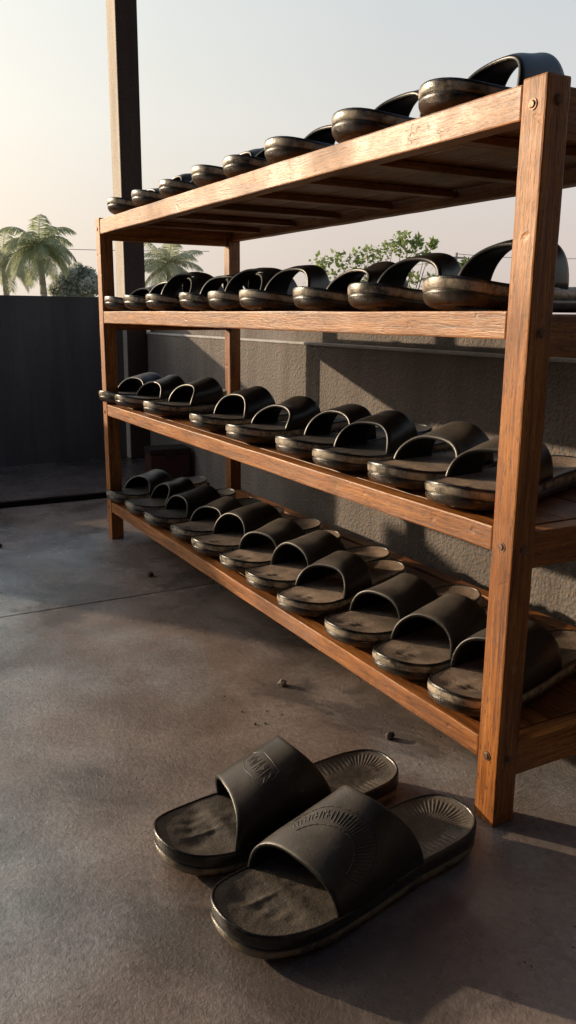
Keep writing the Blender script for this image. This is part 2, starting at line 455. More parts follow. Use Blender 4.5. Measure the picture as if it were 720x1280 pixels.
# ------------------------------------------------------------------ the rack
L = 1.5; W = 0.033; D = 0.386; H = 0.8217
SHELF = [(H - 0.004, 0.0345), (0.5975, 0.0295), (0.3627, 0.0285), (0.1050, 0.0280)]
rack = empty('shoe_rack', (0, 0, 0))
tag(rack, 'long four-tier orange-brown wooden shoe rack loaded with rows of black slides', 'shoe rack')
def board(name, x0, x1, y0, y1, z0, z1, m, bev=0.0018, wob=0.0007, seed=0):
    """a sawn stick: bevelled, cut into short lengths and very slightly uneven"""
    b = bmesh.new(); box(b, x0, x1, y0, y1, z0, z1, bev, 2)
    dims = (x1 - x0, y1 - y0, z1 - z0); ax = dims.index(max(dims))
    nn = max(2, int(dims[ax] / 0.045))
    lo = (x0, y0, z0)[ax]
    for i in range(1, nn):
        co = [0, 0, 0]; no = [0, 0, 0]; co[ax] = lo + dims[ax] * i / nn; no[ax] = 1
        bmesh.ops.bisect_plane(b, geom=b.verts[:] + b.edges[:] + b.faces[:], plane_co=co, plane_no=no)
    for v in b.verts:
        q = v.co * 14 + Vector((seed * 3.1, seed * 1.7, seed))
        d = noise.noise_vector(q)
        d[ax] = 0
        v.co += d * wob
    return obj(name, b, m, rack)
sd = 0
for x0, y0 in ((-W, 0), (-W, D - W), (-L, 0), (-L, D - W)):
    sd += 1; board('post', x0, x0 + W, y0, y0 + W, 0.0, H, WZ, 0.0022, 0.0006, sd)
for si, (zt, rh) in enumerate(SHELF):
    sd += 1; board('front_rail', -L + W + 0.0006, -W - 0.0012, 0.0012, 0.0262, zt - rh, zt, WX, 0.0020, 0.0008, sd)
    sd += 1; board('back_rail', -L + W + 0.0006, -W - 0.0012, D - 0.0262, D - 0.0012, zt - rh, zt - 0.001, WX, 0.0018, 0.0007, sd)
    for x0 in (-0.0265, -L + 0.0035):
        sd += 1; board('side_rail', x0, x0 + 0.023, W + 0.0008, D - W - 0.0008, zt - 0.047, zt - 0.004, WY, 0.0018, 0.0006, sd)
    nb = 4; yy0, yy1 = 0.0275, D - 0.0275; bw = (yy1 - yy0) / nb
    for i in range(nb):
        sd += 1
        board('shelf_board', -L + 0.0275, -0.0275, max(W + 0.0012, yy0 + i * bw + 0.0012) if i == 0 else yy0 + i * bw + 0.0012, min(D - W - 0.0012, yy0 + (i + 1) * bw - 0.0012), zt - 0.0135, zt - 0.0025, WXD, 0.0012, 0.0004, sd)
    for i in range(7 if si == 0 else 5):
        n_ = 7 if si == 0 else 5
        sd += 1; xc = -L + (i + 1) * L / (n_ + 1)
        board('batten', xc - 0.012, xc + 0.012, 0.0275, D - 0.0275, zt - 0.0250, zt - 0.0140, WYD, 0.0012, 0.0004, sd)
def bolt(pos, axis):
    b = bmesh.new()
    n = Vector((0, -1, 0)) if axis == 'y' else Vector((1, 0, 0))
    p0 = Vector(pos)
    cyl(b, p0 - n * 0.002, p0 + n * 0.0008, 0.0056, 0.0056, 18)
    cyl(b, p0 + n * 0.0008, p0 + n * 0.0021, 0.0040, 0.0030, 18)
    obj('bolt', b, M_BOLT, rack)
for z in (H - 0.026, 0.3627 - 0.020, 0.105 - 0.018):
    bolt((-0.017, 0, z), 'y'); bolt((-L + 0.016, 0, z), 'y')
for z in (H - 0.023, 0.5975 - 0.022, 0.3627 - 0.022, 0.105 - 0.020):
    bolt((0, 0.017, z), 'x')

# ------------------------------------------------------------------ sandals
LS = 0.315
CTRL_R = [(0.000, 0.0), (0.020, 0.003), (0.0375, 0.0145), (0.0500, 0.040), (0.0562, 0.080), (0.054, 0.130), (0.049, 0.172), (0.0455, 0.210), (0.0455, 0.250), (0.042, 0.284), (0.030, 0.306), (0.012, 0.3145)]
CTRL_L = [(0.000, 0.315), (-0.016, 0.3135), (-0.033, 0.304), (-0.043, 0.282), (-0.0455, 0.248), (-0.045, 0.210), (-0.047, 0.172), (-0.0525, 0.130), (-0.0562, 0.088), (-0.0535, 0.052), (-0.044, 0.022), (-0.025, 0.0052)]
def outline(n):
    pts = [Vector((a, b2)) for a, b2 in CTRL_R + CTRL_L]
    m = len(pts); dense = []
    for i in range(m):
        p0, p1, p2, p3 = pts[i - 1], pts[i], pts[(i + 1) % m], pts[(i + 2) % m]
        for k in range(24):
            t = k / 24
            dense.append(0.5 * ((2 * p1) + (p2 - p0) * t + (2 * p0 - 5 * p1 + 4 * p2 - p3) * t * t + (3 * p1 - p0 - 3 * p2 + p3) * t ** 3))
    acc = [0.0]
    for i in range(len(dense)): acc.append(acc[-1] + (dense[(i + 1) % len(dense)] - dense[i]).length)
    tot = acc[-1]; out = []; j = 0
    for k in range(n):
        s = tot * k / n
        while acc[j + 1] < s: j += 1
        t = (s - acc[j]) / (acc[j + 1] - acc[j])
        out.append(dense[j].lerp(dense[(j + 1) % len(dense)], t))
    for _ in range(2):
        out = [(out[i - 1] + out[i] * 2 + out[(i + 1) % n]) / 4 for i in range(n)]
    return out
DENSE = outline(400)
def half(y):
    r = [p.x for p in DENSE if p.x > 0 and abs(p.y - y) < 0.003] or [0.05]
    l = [p.x for p in DENSE if p.x < 0 and abs(p.y - y) < 0.003] or [-0.05]
    return sum(l) / len(l), sum(r) / len(r)
HALF = [half(LS * i / 60) for i in range(61)]
def halfi(y):
    f = max(0.0, min(59.999, y / LS * 60)); i = int(f); t = f - i
    return (HALF[i][0] * (1 - t) + HALF[i + 1][0] * t, HALF[i][1] * (1 - t) + HALF[i + 1][1] * t)

def toespring(y): return 0.010 * max(0.0, (0.075 - y) / 0.075) ** 2 + 0.003 * max(0.0, (y - 0.28) / 0.035) ** 2

def sole_mesh(n, th, mir, wob, seed):
    bm = bmesh.new()
    bz = bm.verts.layers.float.new('band_height')
    o2 = outline(n)
    nrm = []
    for i in range(n):
        t = (o2[(i + 1) % n] - o2[i - 1]).normalized(); nrm.append(Vector((t.y, -t.x)))
    prof = [(-0.014, 0.0), (-0.0085, 0.0004), (-0.0048, 0.0020), (-0.0022, 0.0050), (-0.0008, 0.0085), (-0.0006, 0.0112), (-0.0012, 0.0122), (-0.0026, 0.0126), (-0.0026, 0.0133), (-0.0010, 0.0138), (-0.0002, 0.0150),
            (0.0, 0.0185), (-0.0001, 0.0235), (-0.0005, 0.0255), (-0.0012, 0.0266), (-0.0022, 0.0269), (-0.0032, 0.0265), (-0.0038, 0.0257), (-0.0042, 0.0240), (-0.0048, 0.0130)]
    rings = []
    for off, z in prof:
        row = []
        for i in range(n):
            q = o2[i] + nrm[i] * off
            zz = z * th * (1 + 0.20 * max(0, (q.y - 0.15) / 0.16))
            d = noise.noise(Vector((q.x * 30 + seed, q.y * 30, z * 60))) * wob
            nv_ = bm.verts.new((mir * (q.x + nrm[i].x * d), q.y + nrm[i].y * d, zz + toespring(q.y)))
            nv_[bz] = z
            row.append(nv_)
        rings.append(row)
    for a, b2 in zip(rings, rings[1:]):
        for i in range(n):
            j = (i + 1) % n
            f = (a[i], a[j], b2[j], b2[i])
            bm.faces.new(f if mir > 0 else f[::-1])
    bm.faces.new(rings[0][::-1] if mir > 0 else rings[0])
    bm.faces.new(rings[-1] if mir > 0 else rings[-1][::-1])
    return bm

def footbed_mesh(n, rn, th, mir, hires, seed):
    bm = bmesh.new(); o2 = outline(n)
    nrm = []
    for i in range(n):
        t = (o2[(i + 1) % n] - o2[i - 1]).normalized(); nrm.append(Vector((t.y, -t.x)))
    edge = [o2[i] - nrm[i] * 0.0036 for i in range(n)]
    rows = []
    for r in range(rn + 1):
        s = 1 - r / rn
        row = []
        for i in range(n):
            e = edge[i]
            sy = max(0.052, min(LS - 0.047, e.y)); l, rr = halfi(sy); sp = Vector(((l + rr) / 2, sy))
            q = sp + (e - sp) * (s if r < rn else 0.0001)
            z = 0.0258 * th * (1 + 0.20 * max(0, (q.y - 0.15) / 0.16)) + toespring(q.y) * 1.0
            dish = 0.0011 * (1 - s ** 4)
            heel = max(0.0, min(1.0, (q.y - 0.19) / 0.05))
            dish += heel * 0.0048 * (1 - s ** 2)
            z -= dish
            z += 0.0022 * math.exp(-((q.y - 0.075) / 0.010) ** 2) * (1 - s ** 2)          # toe bar
            z += noise.noise(Vector((q.x * 45, q.y * 45, seed))) * 0.0006 * (1 - s)
            if hires:
                ang = math.atan2(q.y - 0.255, q.x)
                fade = max(0.0, min(1.0, (s - 0.42) / 0.12)) * max(0.0, min(1.0, (0.90 - s) / 0.06)) * max(0.0, min(1.0, (q.y - 0.200) / 0.03))
                z += fade * 0.0005 * math.sin(i / n * math.pi * 2 * 112 + 0.5 * math.sin(i * 1.3))
                # pressed-in toe prints with a ridge between them
                for (tx, ty, rx, ry, dp) in ((-0.019, 0.036, 0.011, 0.016, 0.0026), (0.004, 0.040, 0.0065, 0.011, 0.0017), (0.018, 0.048, 0.006, 0.010, 0.0015), (0.031, 0.060, 0.006, 0.009, 0.0013)):
                    z -= dp * math.exp(-(((q.x - tx) / rx) ** 2 + ((q.y - ty) / ry) ** 2))
                z += 0.0014 * math.exp(-(((q.x + 0.006) / 0.0028) ** 2 + ((q.y - 0.052) / 0.018) ** 2))
                z += noise.noise(Vector((q.x * 120, q.y * 120, seed + 3))) * 0.0007 * (1 - s)
            else:
                for (tx, ty, rx, ry, dp) in ((-0.017, 0.036, 0.010, 0.014, 0.0022), (0.006, 0.046, 0.006, 0.016, 0.0018)):
                    z -= dp * math.exp(-(((q.x - tx) / rx) ** 2 + ((q.y - ty) / ry) ** 2))
            row.append(bm.verts.new((mir * q.x, q.y, z)))
        rows.append(row)
    for a, b2 in zip(rows, rows[1:]):
        for i in range(n):
            j = (i + 1) % n
            f = (a[i], a[j], b2[j], b2[i])
            bm.faces.new(f if mir > 0 else f[::-1])
    bmesh.ops.remove_doubles(bm, verts=rows[-1], dist=0.0012)
    return bm

class Strap:
    """one band arching over the foot; (u, v) = across the foot, toe edge to heel edge"""
    def __init__(s, yf=(0.080, 0.088), yr=(0.152, 0.178), fa=0.016, ra=-0.008, hf=0.069, hr=0.084, pz=0.74, px=0.85, lean=0.0, sag=0.0, seed=0, proud=-0.0006, skew=1.0):
        s.__dict__.update(locals())
    def pos(s, u, v):
        a = math.pi * (u ** s.skew if s.skew >= 1 else 1 - (1 - u) ** (1 / s.skew)); sn = math.sin(a); cs = math.cos(a)
        f = s.yf[0] * (1 - u) + s.yf[1] * u + s.fa * sn ** 1.2
        r = s.yr[0] * (1 - u) + s.yr[1] * u + s.ra * sn ** 1.2
        y = f + (r - f) * v
        l, rr = halfi(y)
        c = (l + rr) / 2; hw = (rr - l) / 2 + s.proud
        h = s.hf + (s.hr - s.hf) * v - s.sag * math.sin(math.pi * v) * sn
        x = c - hw * math.copysign(abs(cs) ** s.px, cs) + s.lean * sn
        z = 0.0205 + (h - 0.0205) * sn ** s.pz
        w_ = noise.noise(Vector((u * 3 + s.seed * 5, v * 2, s.seed))) * 0.0030 * sn
        return Vector((x, y, z + w_))
    def normal(s, u, v):
        e = 0.004
        u0, u1 = max(0.002, u - e), min(0.998, u + e); v0, v1 = v - e, v + e
        du = s.pos(u1, v) - s.pos(u0, v); dv = s.pos(u, v1) - s.pos(u, v0)
        return du.cross(dv).normalized()
    def build(s, bm, mir, nu=34, nv=10, t=0.0060):
        rings = []
        for i in range(nu + 1):
            u = i / nu
            ue = min(0.995, max(0.005, u))
            ring = []
            N = [s.normal(ue, j / nv) for j in range(nv + 1)]
            P = [s.pos(u, j / nv) for j in range(nv + 1)]
            if N[nv // 2].dot(Vector((P[0].x, 0, max(0.01, P[0].z - 0.03)))) < 0: N = [-q for q in N]
            ev = (P[-1] - P[-2]).normalized(); sv = (P[0] - P[1]).normalized()
            b_ = t * 0.22
            out = [P[0] - N[0] * b_] + [P[0] - sv * t * 0.25] + P[1:-1] + [P[-1] - ev * t * 0.25] + [P[-1] - N[-1] * b_]
            inn = [P[-1] - N[-1] * (t - b_)] + [P[-1] - ev * t * 0.25 - N[-1] * t] + [P[j] - N[j] * t for j in range(nv - 1, 0, -1)] + [P[0] - sv * t * 0.25 - N[0] * t] + [P[0] - N[0] * (t - b_)]
            for q in out + inn: ring.append(bm.verts.new((mir * q.x, q.y, q.z)))
            rings.append(ring)
        m = len(rings[0])
        for a, b2 in zip(rings, rings[1:]):
            for j in range(m):
                k = (j + 1) % m
                f = (a[j], a[k], b2[k], b2[j])
                bm.faces.new(f)
        bm.faces.new(rings[0]); bm.faces.new(rings[-1][::-1])
        bmesh.ops.recalc_face_normals(bm, faces=bm.faces[:])

VARIANTS = {
    'plain': [dict()],
    'tall': [dict(hf=0.076, hr=0.092, fa=0.004, ra=-0.022, yr=(0.172, 0.192), seed=2)],
    'low': [dict(hf=0.062, hr=0.076, seed=3)],
    'wide': [dict(yf=(0.074, 0.082), yr=(0.172, 0.198), fa=0.010, ra=-0.020, hf=0.074, hr=0.092, seed=4)],
    'lean': [dict(yf=(0.090, 0.080), yr=(0.150, 0.184), lean=0.012, fa=0.020, hf=0.070, hr=0.084, sag=0.003, seed=5)],
    'narrow': [dict(yf=(0.084, 0.092), yr=(0.138, 0.158), fa=0.016, ra=0.000, hf=0.071, hr=0.080, seed=6)],
    'cross': [dict(yf=(0.062, 0.128), yr=(0.100, 0.176), fa=0.0, ra=-0.004, hf=0.078, hr=0.082, seed=7),
              dict(yf=(0.128, 0.062), yr=(0.176, 0.100), fa=0.004, ra=0.0, hf=0.069, hr=0.073, seed=8, proud=-0.0012)],
}
CACHE = {}
def sandal_meshes(var, mir, vi=0):
    key = (var, mir, vi)
    if key in CACHE: return CACHE[key]
    sd_ = len(CACHE)
    CACHE[key] = (sole_mesh(72, 1.0, mir, 0.0009, sd_), footbed_mesh(72, 12, 1.0, mir, False, sd_), [])
    for kw in VARIANTS[var]:
        kw = dict(kw); kw['seed'] = kw.get('seed', 1) + 17 * vi
        kw['hf'] = kw.get('hf', 0.069) * (1.0, 0.93, 1.05)[vi]; kw['hr'] = kw.get('hr', 0.084) * (1.0, 0.95, 1.02)[vi]; kw['sag'] = kw.get('sag', 0.0) + (0.0, 0.003, -0.001)[vi]
        if var != 'cross': kw.setdefault('skew', 1.22); kw.setdefault('lean', 0.004)
        if mir < 0:
            kw['skew'] = 1 / kw.get('skew', 1.0)
            kw['yf'] = kw.get('yf', (0.080, 0.088))[::-1]; kw['yr'] = kw.get('yr', (0.152, 0.178))[::-1]; kw['lean'] = -kw.get('lean', 0.0)
        b = bmesh.new(); Strap(**kw).build(b, mir); CACHE[key][2].append(b)
    return CACHE[key]
PROTO = {}
def sandal(var, mir, x, y, z, rz, label, group, dusty, tilt=0.0, sc=1.0, vi=0):
    key = (var, mir, dusty, vi)
    if key not in PROTO:
        so, fbm, sts = sandal_meshes(var, mir, vi)
        root = empty('slide_sandal')
        obj('sole', so.copy(), M_SOLE, root, True)
        obj('footbed', fbm.copy(), M_BED if dusty else M_BEDDARK, root, True)
        for s_ in sts: obj('strap', s_.copy(), M_STRAPD if dusty else M_STRAP, root, True)
        PROTO[key] = root
        r = root
    else:
        src = PROTO[key]
        r = src.copy(); COL.objects.link(r)
        for ch in src.children:
            c2 = ch.copy(); COL.objects.link(c2); c2.parent = r
    r.location = (x, y, z); r.rotation_euler = (tilt, 0, rz); r.scale = (sc, sc, sc)
    tag(r, label, 'sandal', group)
    return r

# (leftmost toe edge x, strap kind, mirror, yaw in degrees, dusty, look)
ROWS = {
 0: ('top', [(-1.412, 'low', 1, 2), (-1.262, 'plain', -1, -2), (-1.090, 'low', 1, 1), (-0.905, 'plain', -1, -3), (-0.785, 'low', 1, 3), (-0.628, 'plain', -1, 1), (-0.425, 'plain', 1, -1), (-0.252, 'plain', -1, -3)]),
 1: ('second', [(-1.462, 'low', 1, 1), (-1.318, 'plain', -1, -3), (-1.168, 'cross', 1, 3), (-0.975, 'cross', -1, -2), (-0.838, 'cross', 1, 2), (-0.708, 'narrow', -1, 3), (-0.536, 'lean', 1, -3), (-0.372, 'narrow', -1, 2), (-0.206, 'narrow', 1, -2)]),
 2: ('third', [(-1.528, 'low', -1, 3), (-1.408, 'plain', 1, -2), (-1.224, 'lean', -1, 3), (-0.962, 'plain', 1, -3), (-0.770, 'lean', 1, 2), (-0.592, 'narrow', -1, -2), (-0.462, 'plain', 1, 3), (-0.318, 'plain', -1, -2), (-0.178, 'plain', 1, 2)]),
 3: ('bottom', [(-1.500, 'low', 1, 2), (-1.362, 'lean', -1, -3), (-1.228, 'wide', 1, -7), (-1.076, 'plain', -1, 2), (-0.948, 'wide', 1, -2), (-0.810, 'tall', -1, 2), (-0.692, 'tall', 1, -3), (-0.552, 'plain', -1, 3), (-0.412, 'tall', 1, -1), (-0.280, 'wide', -1, 1), (-0.160, 'tall', 1, 0)]),
}
LABELS = {
 0: ['black slide at the far left end of the top shelf, in front of the pillar',
     'second black slide from the far left end of the top shelf, beside the pillar',
     'third slide from the left end of the top shelf, just right of the pillar',
     'fourth slide from the left end of the top shelf, close to the next one',
     'fifth slide from the left end of the top shelf, rounded toe against sky',
     'third slide from the near post on the top shelf, strap just showing',
     'second slide from the near post on the top shelf, thick worn brownish sole',
     'largest looking slide on the top shelf, beside the near post, shiny arched strap'],
 1: ['half-hidden black slide at the far left end of the second shelf by the left post',
     'second slide from the left on the second shelf, strap in front of the dark pillar',
     'leftmost of three cross-strapped slides on the second shelf, below the right-hand palm',
     'middle one of three cross-strapped slides on the second shelf, left of the back post',
     'rightmost of three cross-strapped slides on the second shelf, before the back post',
     'slide on the second shelf just right of the back post, beside the crossed straps',
     'slide on the second shelf with a leaning strap, third from the near post',
     'slide on the second shelf whose strap arch stands before the green treetop',
     'large looking slide at the right end of the second shelf, partly behind near post'],
 2: ['slide at the far left end of the third shelf, pale toe past the left post',
     'second slide from the left on the third shelf, in front of the pillar foot',
     'leaning-strapped slide on the third shelf, third from the left, before the back post',
     'slide on the third shelf, fourth from the left, nearest the back post',
     'slide on the third shelf just right of the back post, fifth from the left',
     'slide on the third shelf below the sunlit patch of wall, sixth from the left',
     'black slide on the third shelf, third from the near post, open strap arch',
     'brown-dusted slide with an open strap on the third shelf, second from near post',
     'slide on the third shelf partly hidden by the near post, pale rubbed sole rim'],
 3: ['slide at the far left end of the bottom shelf with a bright pale toe rim',
     'second slide from the left on the bottom shelf with a tilted black strap',
     'wide-strapped slide turned askew on the bottom shelf, third from the left',
     'slide on the bottom shelf below the back post, fourth from the left, brownish footbed',
     'wide-strapped slide on the bottom shelf, fifth from the left, dusty brown footbed',
     'slide at the middle of the bottom shelf, sixth from either end',
     'slide with a tall round strap on the bottom shelf, seventh from the left',
     'slide on the bottom shelf, fourth from the near post, tan dust over its strap',
     'tall-strapped slide on the bottom shelf, third from the near post',
     'slide with a broad brown dusty strap on the bottom shelf, left of the near post',
     'slide at the near right end of the bottom shelf, partly behind the near post'],
}
YAW0 = {0: 7, 1: 9, 2: 10, 3: 11}
for si, (word, items) in ROWS.items():
    zt = SHELF[si][0]
    for i, (xl, var, mir, rz) in enumerate(items):
        dusty = si == 3 and i >= 3 or si == 2 and i >= 7
        cx = xl + 0.0575
        yaw = R(rz * 1.3 + YAW0[si] + rnd.uniform(-3.5, 3.5))
        sandal(var, mir, cx + 0.010, -0.006 + rnd.uniform(-0.008, 0.008), zt + 0.0006, yaw, LABELS[si][i], 'black slides on the %s shelf' % word, dusty, 0.0, (1.10 if (si, i) == (1, 8) else rnd.uniform(0.965, 1.03)), (i * 2 + si) % 3)

# the pair on the floor, closer and finer, each strap with its own raised emblem
def fg_sandal(mir, loc, rz, strap_kw, emblem, label):
    root = empty('slide_sandal', loc, rz)
    tag(root, label, 'sandal', 'pair of slides left on the floor')
    obj('sole', sole_mesh(160, 1.06, mir, 0.0008, 31 + mir), M_SOLEFG, root, True)
    obj('footbed', footbed_mesh(640, 34, 1.06, mir, True, 5 + mir), M_BEDFG, root, True)
    s = Strap(**strap_kw)
    b = bmesh.new(); s.build(b, mir, 64, 22, 0.0050)
    st = obj('strap', b, M_STRAPD, root, True)
    eb = bmesh.new()
    def ridge(p, q, r=0.0008, hgt=0.0006):
        n_ = 5; prev = None
        for k in range(n_ + 1):
            t = k / n_; u = p[0] + (q[0] - p[0]) * t; v = p[1] + (q[1] - p[1]) * t
            P = s.pos(u, v); N = s.normal(u, v)
            if N.z < 0: N = -N
            T = (s.pos(u + (q[0] - p[0]) * 0.02, v + (q[1] - p[1]) * 0.02) - P)
            T = T.normalized() if T.length > 0 else Vector((1, 0, 0))
            B = N.cross(T).normalized()
            hh = hgt * (0.35 if k in (0, n_) else 1.0)
            row = [eb.verts.new((mir * c_.x, c_.y, c_.z)) for c_ in (P - B * r - N * 0.0004, P - B * r * 0.5 + N * hh, P + B * r * 0.5 + N * hh, P + B * r - N * 0.0004)]
            if prev:
                for a in range(3): eb.faces.new((prev[a], prev[a + 1], row[a + 1], row[a]))
            prev = row
    emblem(ridge)
    bmesh.ops.recalc_face_normals(eb, faces=eb.faces[:])
    obj('emblem', eb, M_STRAPD, st, True)
    return root

GLYPH = {'B': [((0, 0), (0, 1)), ((0, 1), (.7, .85)), ((.7, .85), (0, .5)), ((0, .5), (.8, .25)), ((.8, .25), (0, 0))], 'I': [((.4, 0), (.4, 1))], 'R': [((0, 0), (0, 1)), ((0, 1), (.75, .8)), ((.75, .8), (0, .5)), ((.2, .5), (.8, 0))],
         'A': [((0, 0), (.4, 1)), ((.4, 1), (.8, 0)), ((.2, .45), (.6, .45))], 'W': [((0, 1), (.2, 0)), ((.2, 0), (.4, .7)), ((.4, .7), (.6, 0)), ((.6, 0), (.8, 1))], 'N': [((0, 0), (0, 1)), ((0, 1), (.8, 0)), ((.8, 0), (.8, 1))],
         'T': [((.4, 0), (.4, 1)), ((0, 1), (.8, 1))], 'L': [((0, 1), (0, 0)), ((0, 0), (.7, 0))], 'H': [((0, 0), (0, 1)), ((.8, 0), (.8, 1)), ((0, .5), (.8, .5))]}
def badge(ridge):
    # hexagonal badge lettered across the strap
    mx = lambda a, b_: (0.46 + a * 0.22, 0.50 + b_ * 0.34)
    for i, ch in enumerate('BIRAWN'):
        for p, q in GLYPH[ch]:
            f = lambda w_: mx((i + w_[0] * 0.8) / 6 - 0.5, (w_[1] - 0.5) * (0.42 + 0.16 * math.sin(math.pi * (i + .5) / 6)))
            ridge(f(p), f(q), 0.0006, 0.00045)
    hexp = [(-0.62, 0.10), (-0.52, 0.42), (0.30, 0.52), (0.66, 0.20), (0.62, -0.30), (0.20, -0.50), (-0.50, -0.34), (-0.62, 0.10)]
    for p, q in zip(hexp, hexp[1:]): ridge(mx(*p), mx(*q), 0.0006, 0.00045)
def arc(ridge):
    # fan of raised bars bent in an arc, the first few broken up into letter-like strokes
    nbar = 34; CU, CV, RU, RV = 0.60, 0.06, 0.29, 0.66
    for k in range(nbar):
        t = k / (nbar - 1); a = R(-66 + 138 * t)
        def f(r): return (CU + RU * math.sin(a) * r, CV + RV * math.cos(a) * r)
        if k < 11:
            if k % 3 == 0: ridge(f(0.82), f(1.0)); ridge(f(0.9), (f(0.9)[0] + 0.012, f(0.9)[1]))
            elif k % 3 == 1: ridge(f(0.80), (f(1.0)[0] + 0.008, f(1.0)[1]))
            else: ridge(f(0.80), f(0.98)); ridge(f(0.98), (f(0.98)[0] + 0.014, f(0.98)[1] - 0.01))
        else: ridge(f(0.76), f(1.02), 0.0008, 0.0006)
    def ring(r):
        P_ = [(CU + RU * math.sin(R(d)) * r, CV + RV * math.cos(R(d)) * r) for d in range(-66, 75, 8)]
        for p, q in zip(P_, P_[1:]): ridge(p, q, 0.0006, 0.0006)
    ring(1.08); ring(0.70)

B_ = fg_sandal(-1, (-0.118, -0.374, 0.0006), R(4), dict(yf=(0.062, 0.100), yr=(0.200, 0.194), fa=0.000, ra=-0.036, hf=0.070, hr=0.103, pz=0.66, seed=11), badge,
          'left slide of the pair on the floor, farther from the viewer, badge on its strap')
A_ = fg_sandal(1, (0.024, -0.366, 0.0006), R(6.5), dict(yf=(0.064, 0.094), yr=(0.190, 0.214), fa=0.000, ra=-0.040, hf=0.067, hr=0.106, pz=0.66, seed=12), arc,
          'front slide of the pair on the floor, nearest the viewer, ridged arc on its strap')
B_.scale = (1.03,) * 3; A_.scale = (1.05,) * 3

# ------------------------------------------------------------------ pebbles
def pebble(x, y, r, m, label, seed, group=None):
    b = bmesh.new(); bmesh.ops.create_icosphere(b, subdivisions=2, radius=r)
    for v in b.verts:
        d = noise.noise(v.co / r * 1.3 + Vector((seed, 0, 0)))
        v.co *= 1 + 0.35 * d
        v.co.z *= 0.8
    o = obj('pebble', b, m, None, False, (x, y, r * 0.62))
    tag(o, label, 'pebble', group)
pebble(-0.460, -0.032, 0.0075, M_STONE, 'pale pebble on the brown floor in front of the middle of the bottom shelf', 1)
pebble(-0.234, 0.020, 0.0070, M_STONED, 'dark pebble on the floor just left of the near post', 2)
pebble(-1.117, -0.020, 0.0075, M_STONED, 'dark pebble on the grey floor beyond the joint, right of the far post', 3)
pebble(-1.527, -0.282, 0.0080, M_STONED, 'dark pebble at the left edge of the picture on the grey floor', 4)
for i in range(6):
    a = rnd.uniform(0, 6.28); rr = rnd.uniform(0.01, 0.055)
    pebble(-0.42 + rr * math.cos(a) * 1.6, -0.105 + rr * math.sin(a), rnd.uniform(0.0012, 0.0022), M_STONED, 'tiny crumb of dirt scattered between the pale pebble and the floor slides', 10 + i, 'crumbs of dirt on the floor')

# ------------------------------------------------------------------ beyond the walls
CAM = Vector((0.6407, -0.6417, 0.591))
def bearing(dx, dy, dist, up=0.0):
    return Vector((CAM.x + dx * dist, CAM.y + dy * dist, CAM.z + up * dist))
GZ = -0.30
def palm(dx, dy, dist, up, size, label, m, seed, nf=17, droop=1.0):
    rg = random.Random(seed)
    top = bearing(dx, dy, dist, up); base = Vector((top.x, top.y, GZ))
    root = empty('palm_tree', base); tag(root, label, 'palm tree', 'palms beyond the walls')
    hgt = top.z - GZ
    b = bmesh.new()
    K = 9; pv = Vector((0, 0, -0.2)); r0 = size * 0.075
    for k in range(1, K + 1):
        t = k / K; p = Vector((math.sin(t * 2 + seed) * size * 0.05, math.cos(t * 2) * size * 0.04, hgt * t))
        cyl(b, pv, p, r0 * (1.35 - 0.6 * (t - 1 / K)), r0 * (1.3 - 0.6 * t), 9); pv = p
    obj('trunk', b, M_BARK, root, True)
    crown = Vector(pv)
    b = bmesh.new()
    for f in range(nf):
        az = f * 2.399 + rg.uniform(-.2, .2); el = R(72 - 92 * (f / (nf - 1)) ** 0.85 + rg.uniform(-9, 9))
        Ln = size * rg.uniform(0.85, 1.1)
        d = Vector((math.cos(az) * math.cos(el), math.sin(az) * math.cos(el), math.sin(el)))
        pts = []; p = crown.copy(); n_ = 22
        for k in range(n_ + 1):
            pts.append(p.copy()); p = p + d * (Ln / n_)
            d = (d + Vector((0, 0, -0.085 * droop * (1 + k / n_)))).normalized()
        side0 = Vector((-math.sin(az), math.cos(az), 0))
        for k in range(n_):
            cyl(b, pts[k], pts[k + 1], size * 0.011 * (1.1 - k / n_), size * 0.011 * (1.05 - (k + 1) / n_), 4, False)
            if k < 2: continue
            t = k / n_; T = (pts[k + 1] - pts[k]).normalized()
            ll = size * 0.33 * math.sin(math.pi * (0.12 + 0.83 * t)) ** 0.8
            for h_ in (0.0, 0.5):
                q0 = pts[k].lerp(pts[k + 1], h_)
                for sgn in (-1, 1):
                    dd = (side0 * sgn * 0.8 + T * 0.65 + Vector((0, 0, -0.30 + rg.uniform(-.25, .1)))).normalized()
                    wv = T * size * 0.0130
                    mid = q0 + dd * ll * 0.55; tip = q0 + dd * ll * rg.uniform(.85, 1.05) + Vector((0, 0, -ll * 0.28))
                    vs_ = [b.verts.new(c_) for c_ in (q0 - wv * 0.6, q0 + wv * 0.6, mid + wv, mid - wv, tip)]
                    b.faces.new((vs_[0], vs_[1], vs_[2], vs_[3])); b.faces.new((vs_[3], vs_[2], vs_[4]))
    obj('crown', b, m, root)
    return root
palm(-0.9735, 0.2287, 45, 0.072, 2.25, 'left-hand palm with a full feathery crown above the charcoal end wall', M_PALM, 3, 27, 0.72)
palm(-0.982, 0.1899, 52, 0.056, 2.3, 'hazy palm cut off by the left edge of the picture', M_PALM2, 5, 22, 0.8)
palm(-0.931, 0.364, 42, 0.056, 1.95, 'palm with spiky fronds seen between the pillar and the back post', M_PALM2, 9, 22, 0.45)

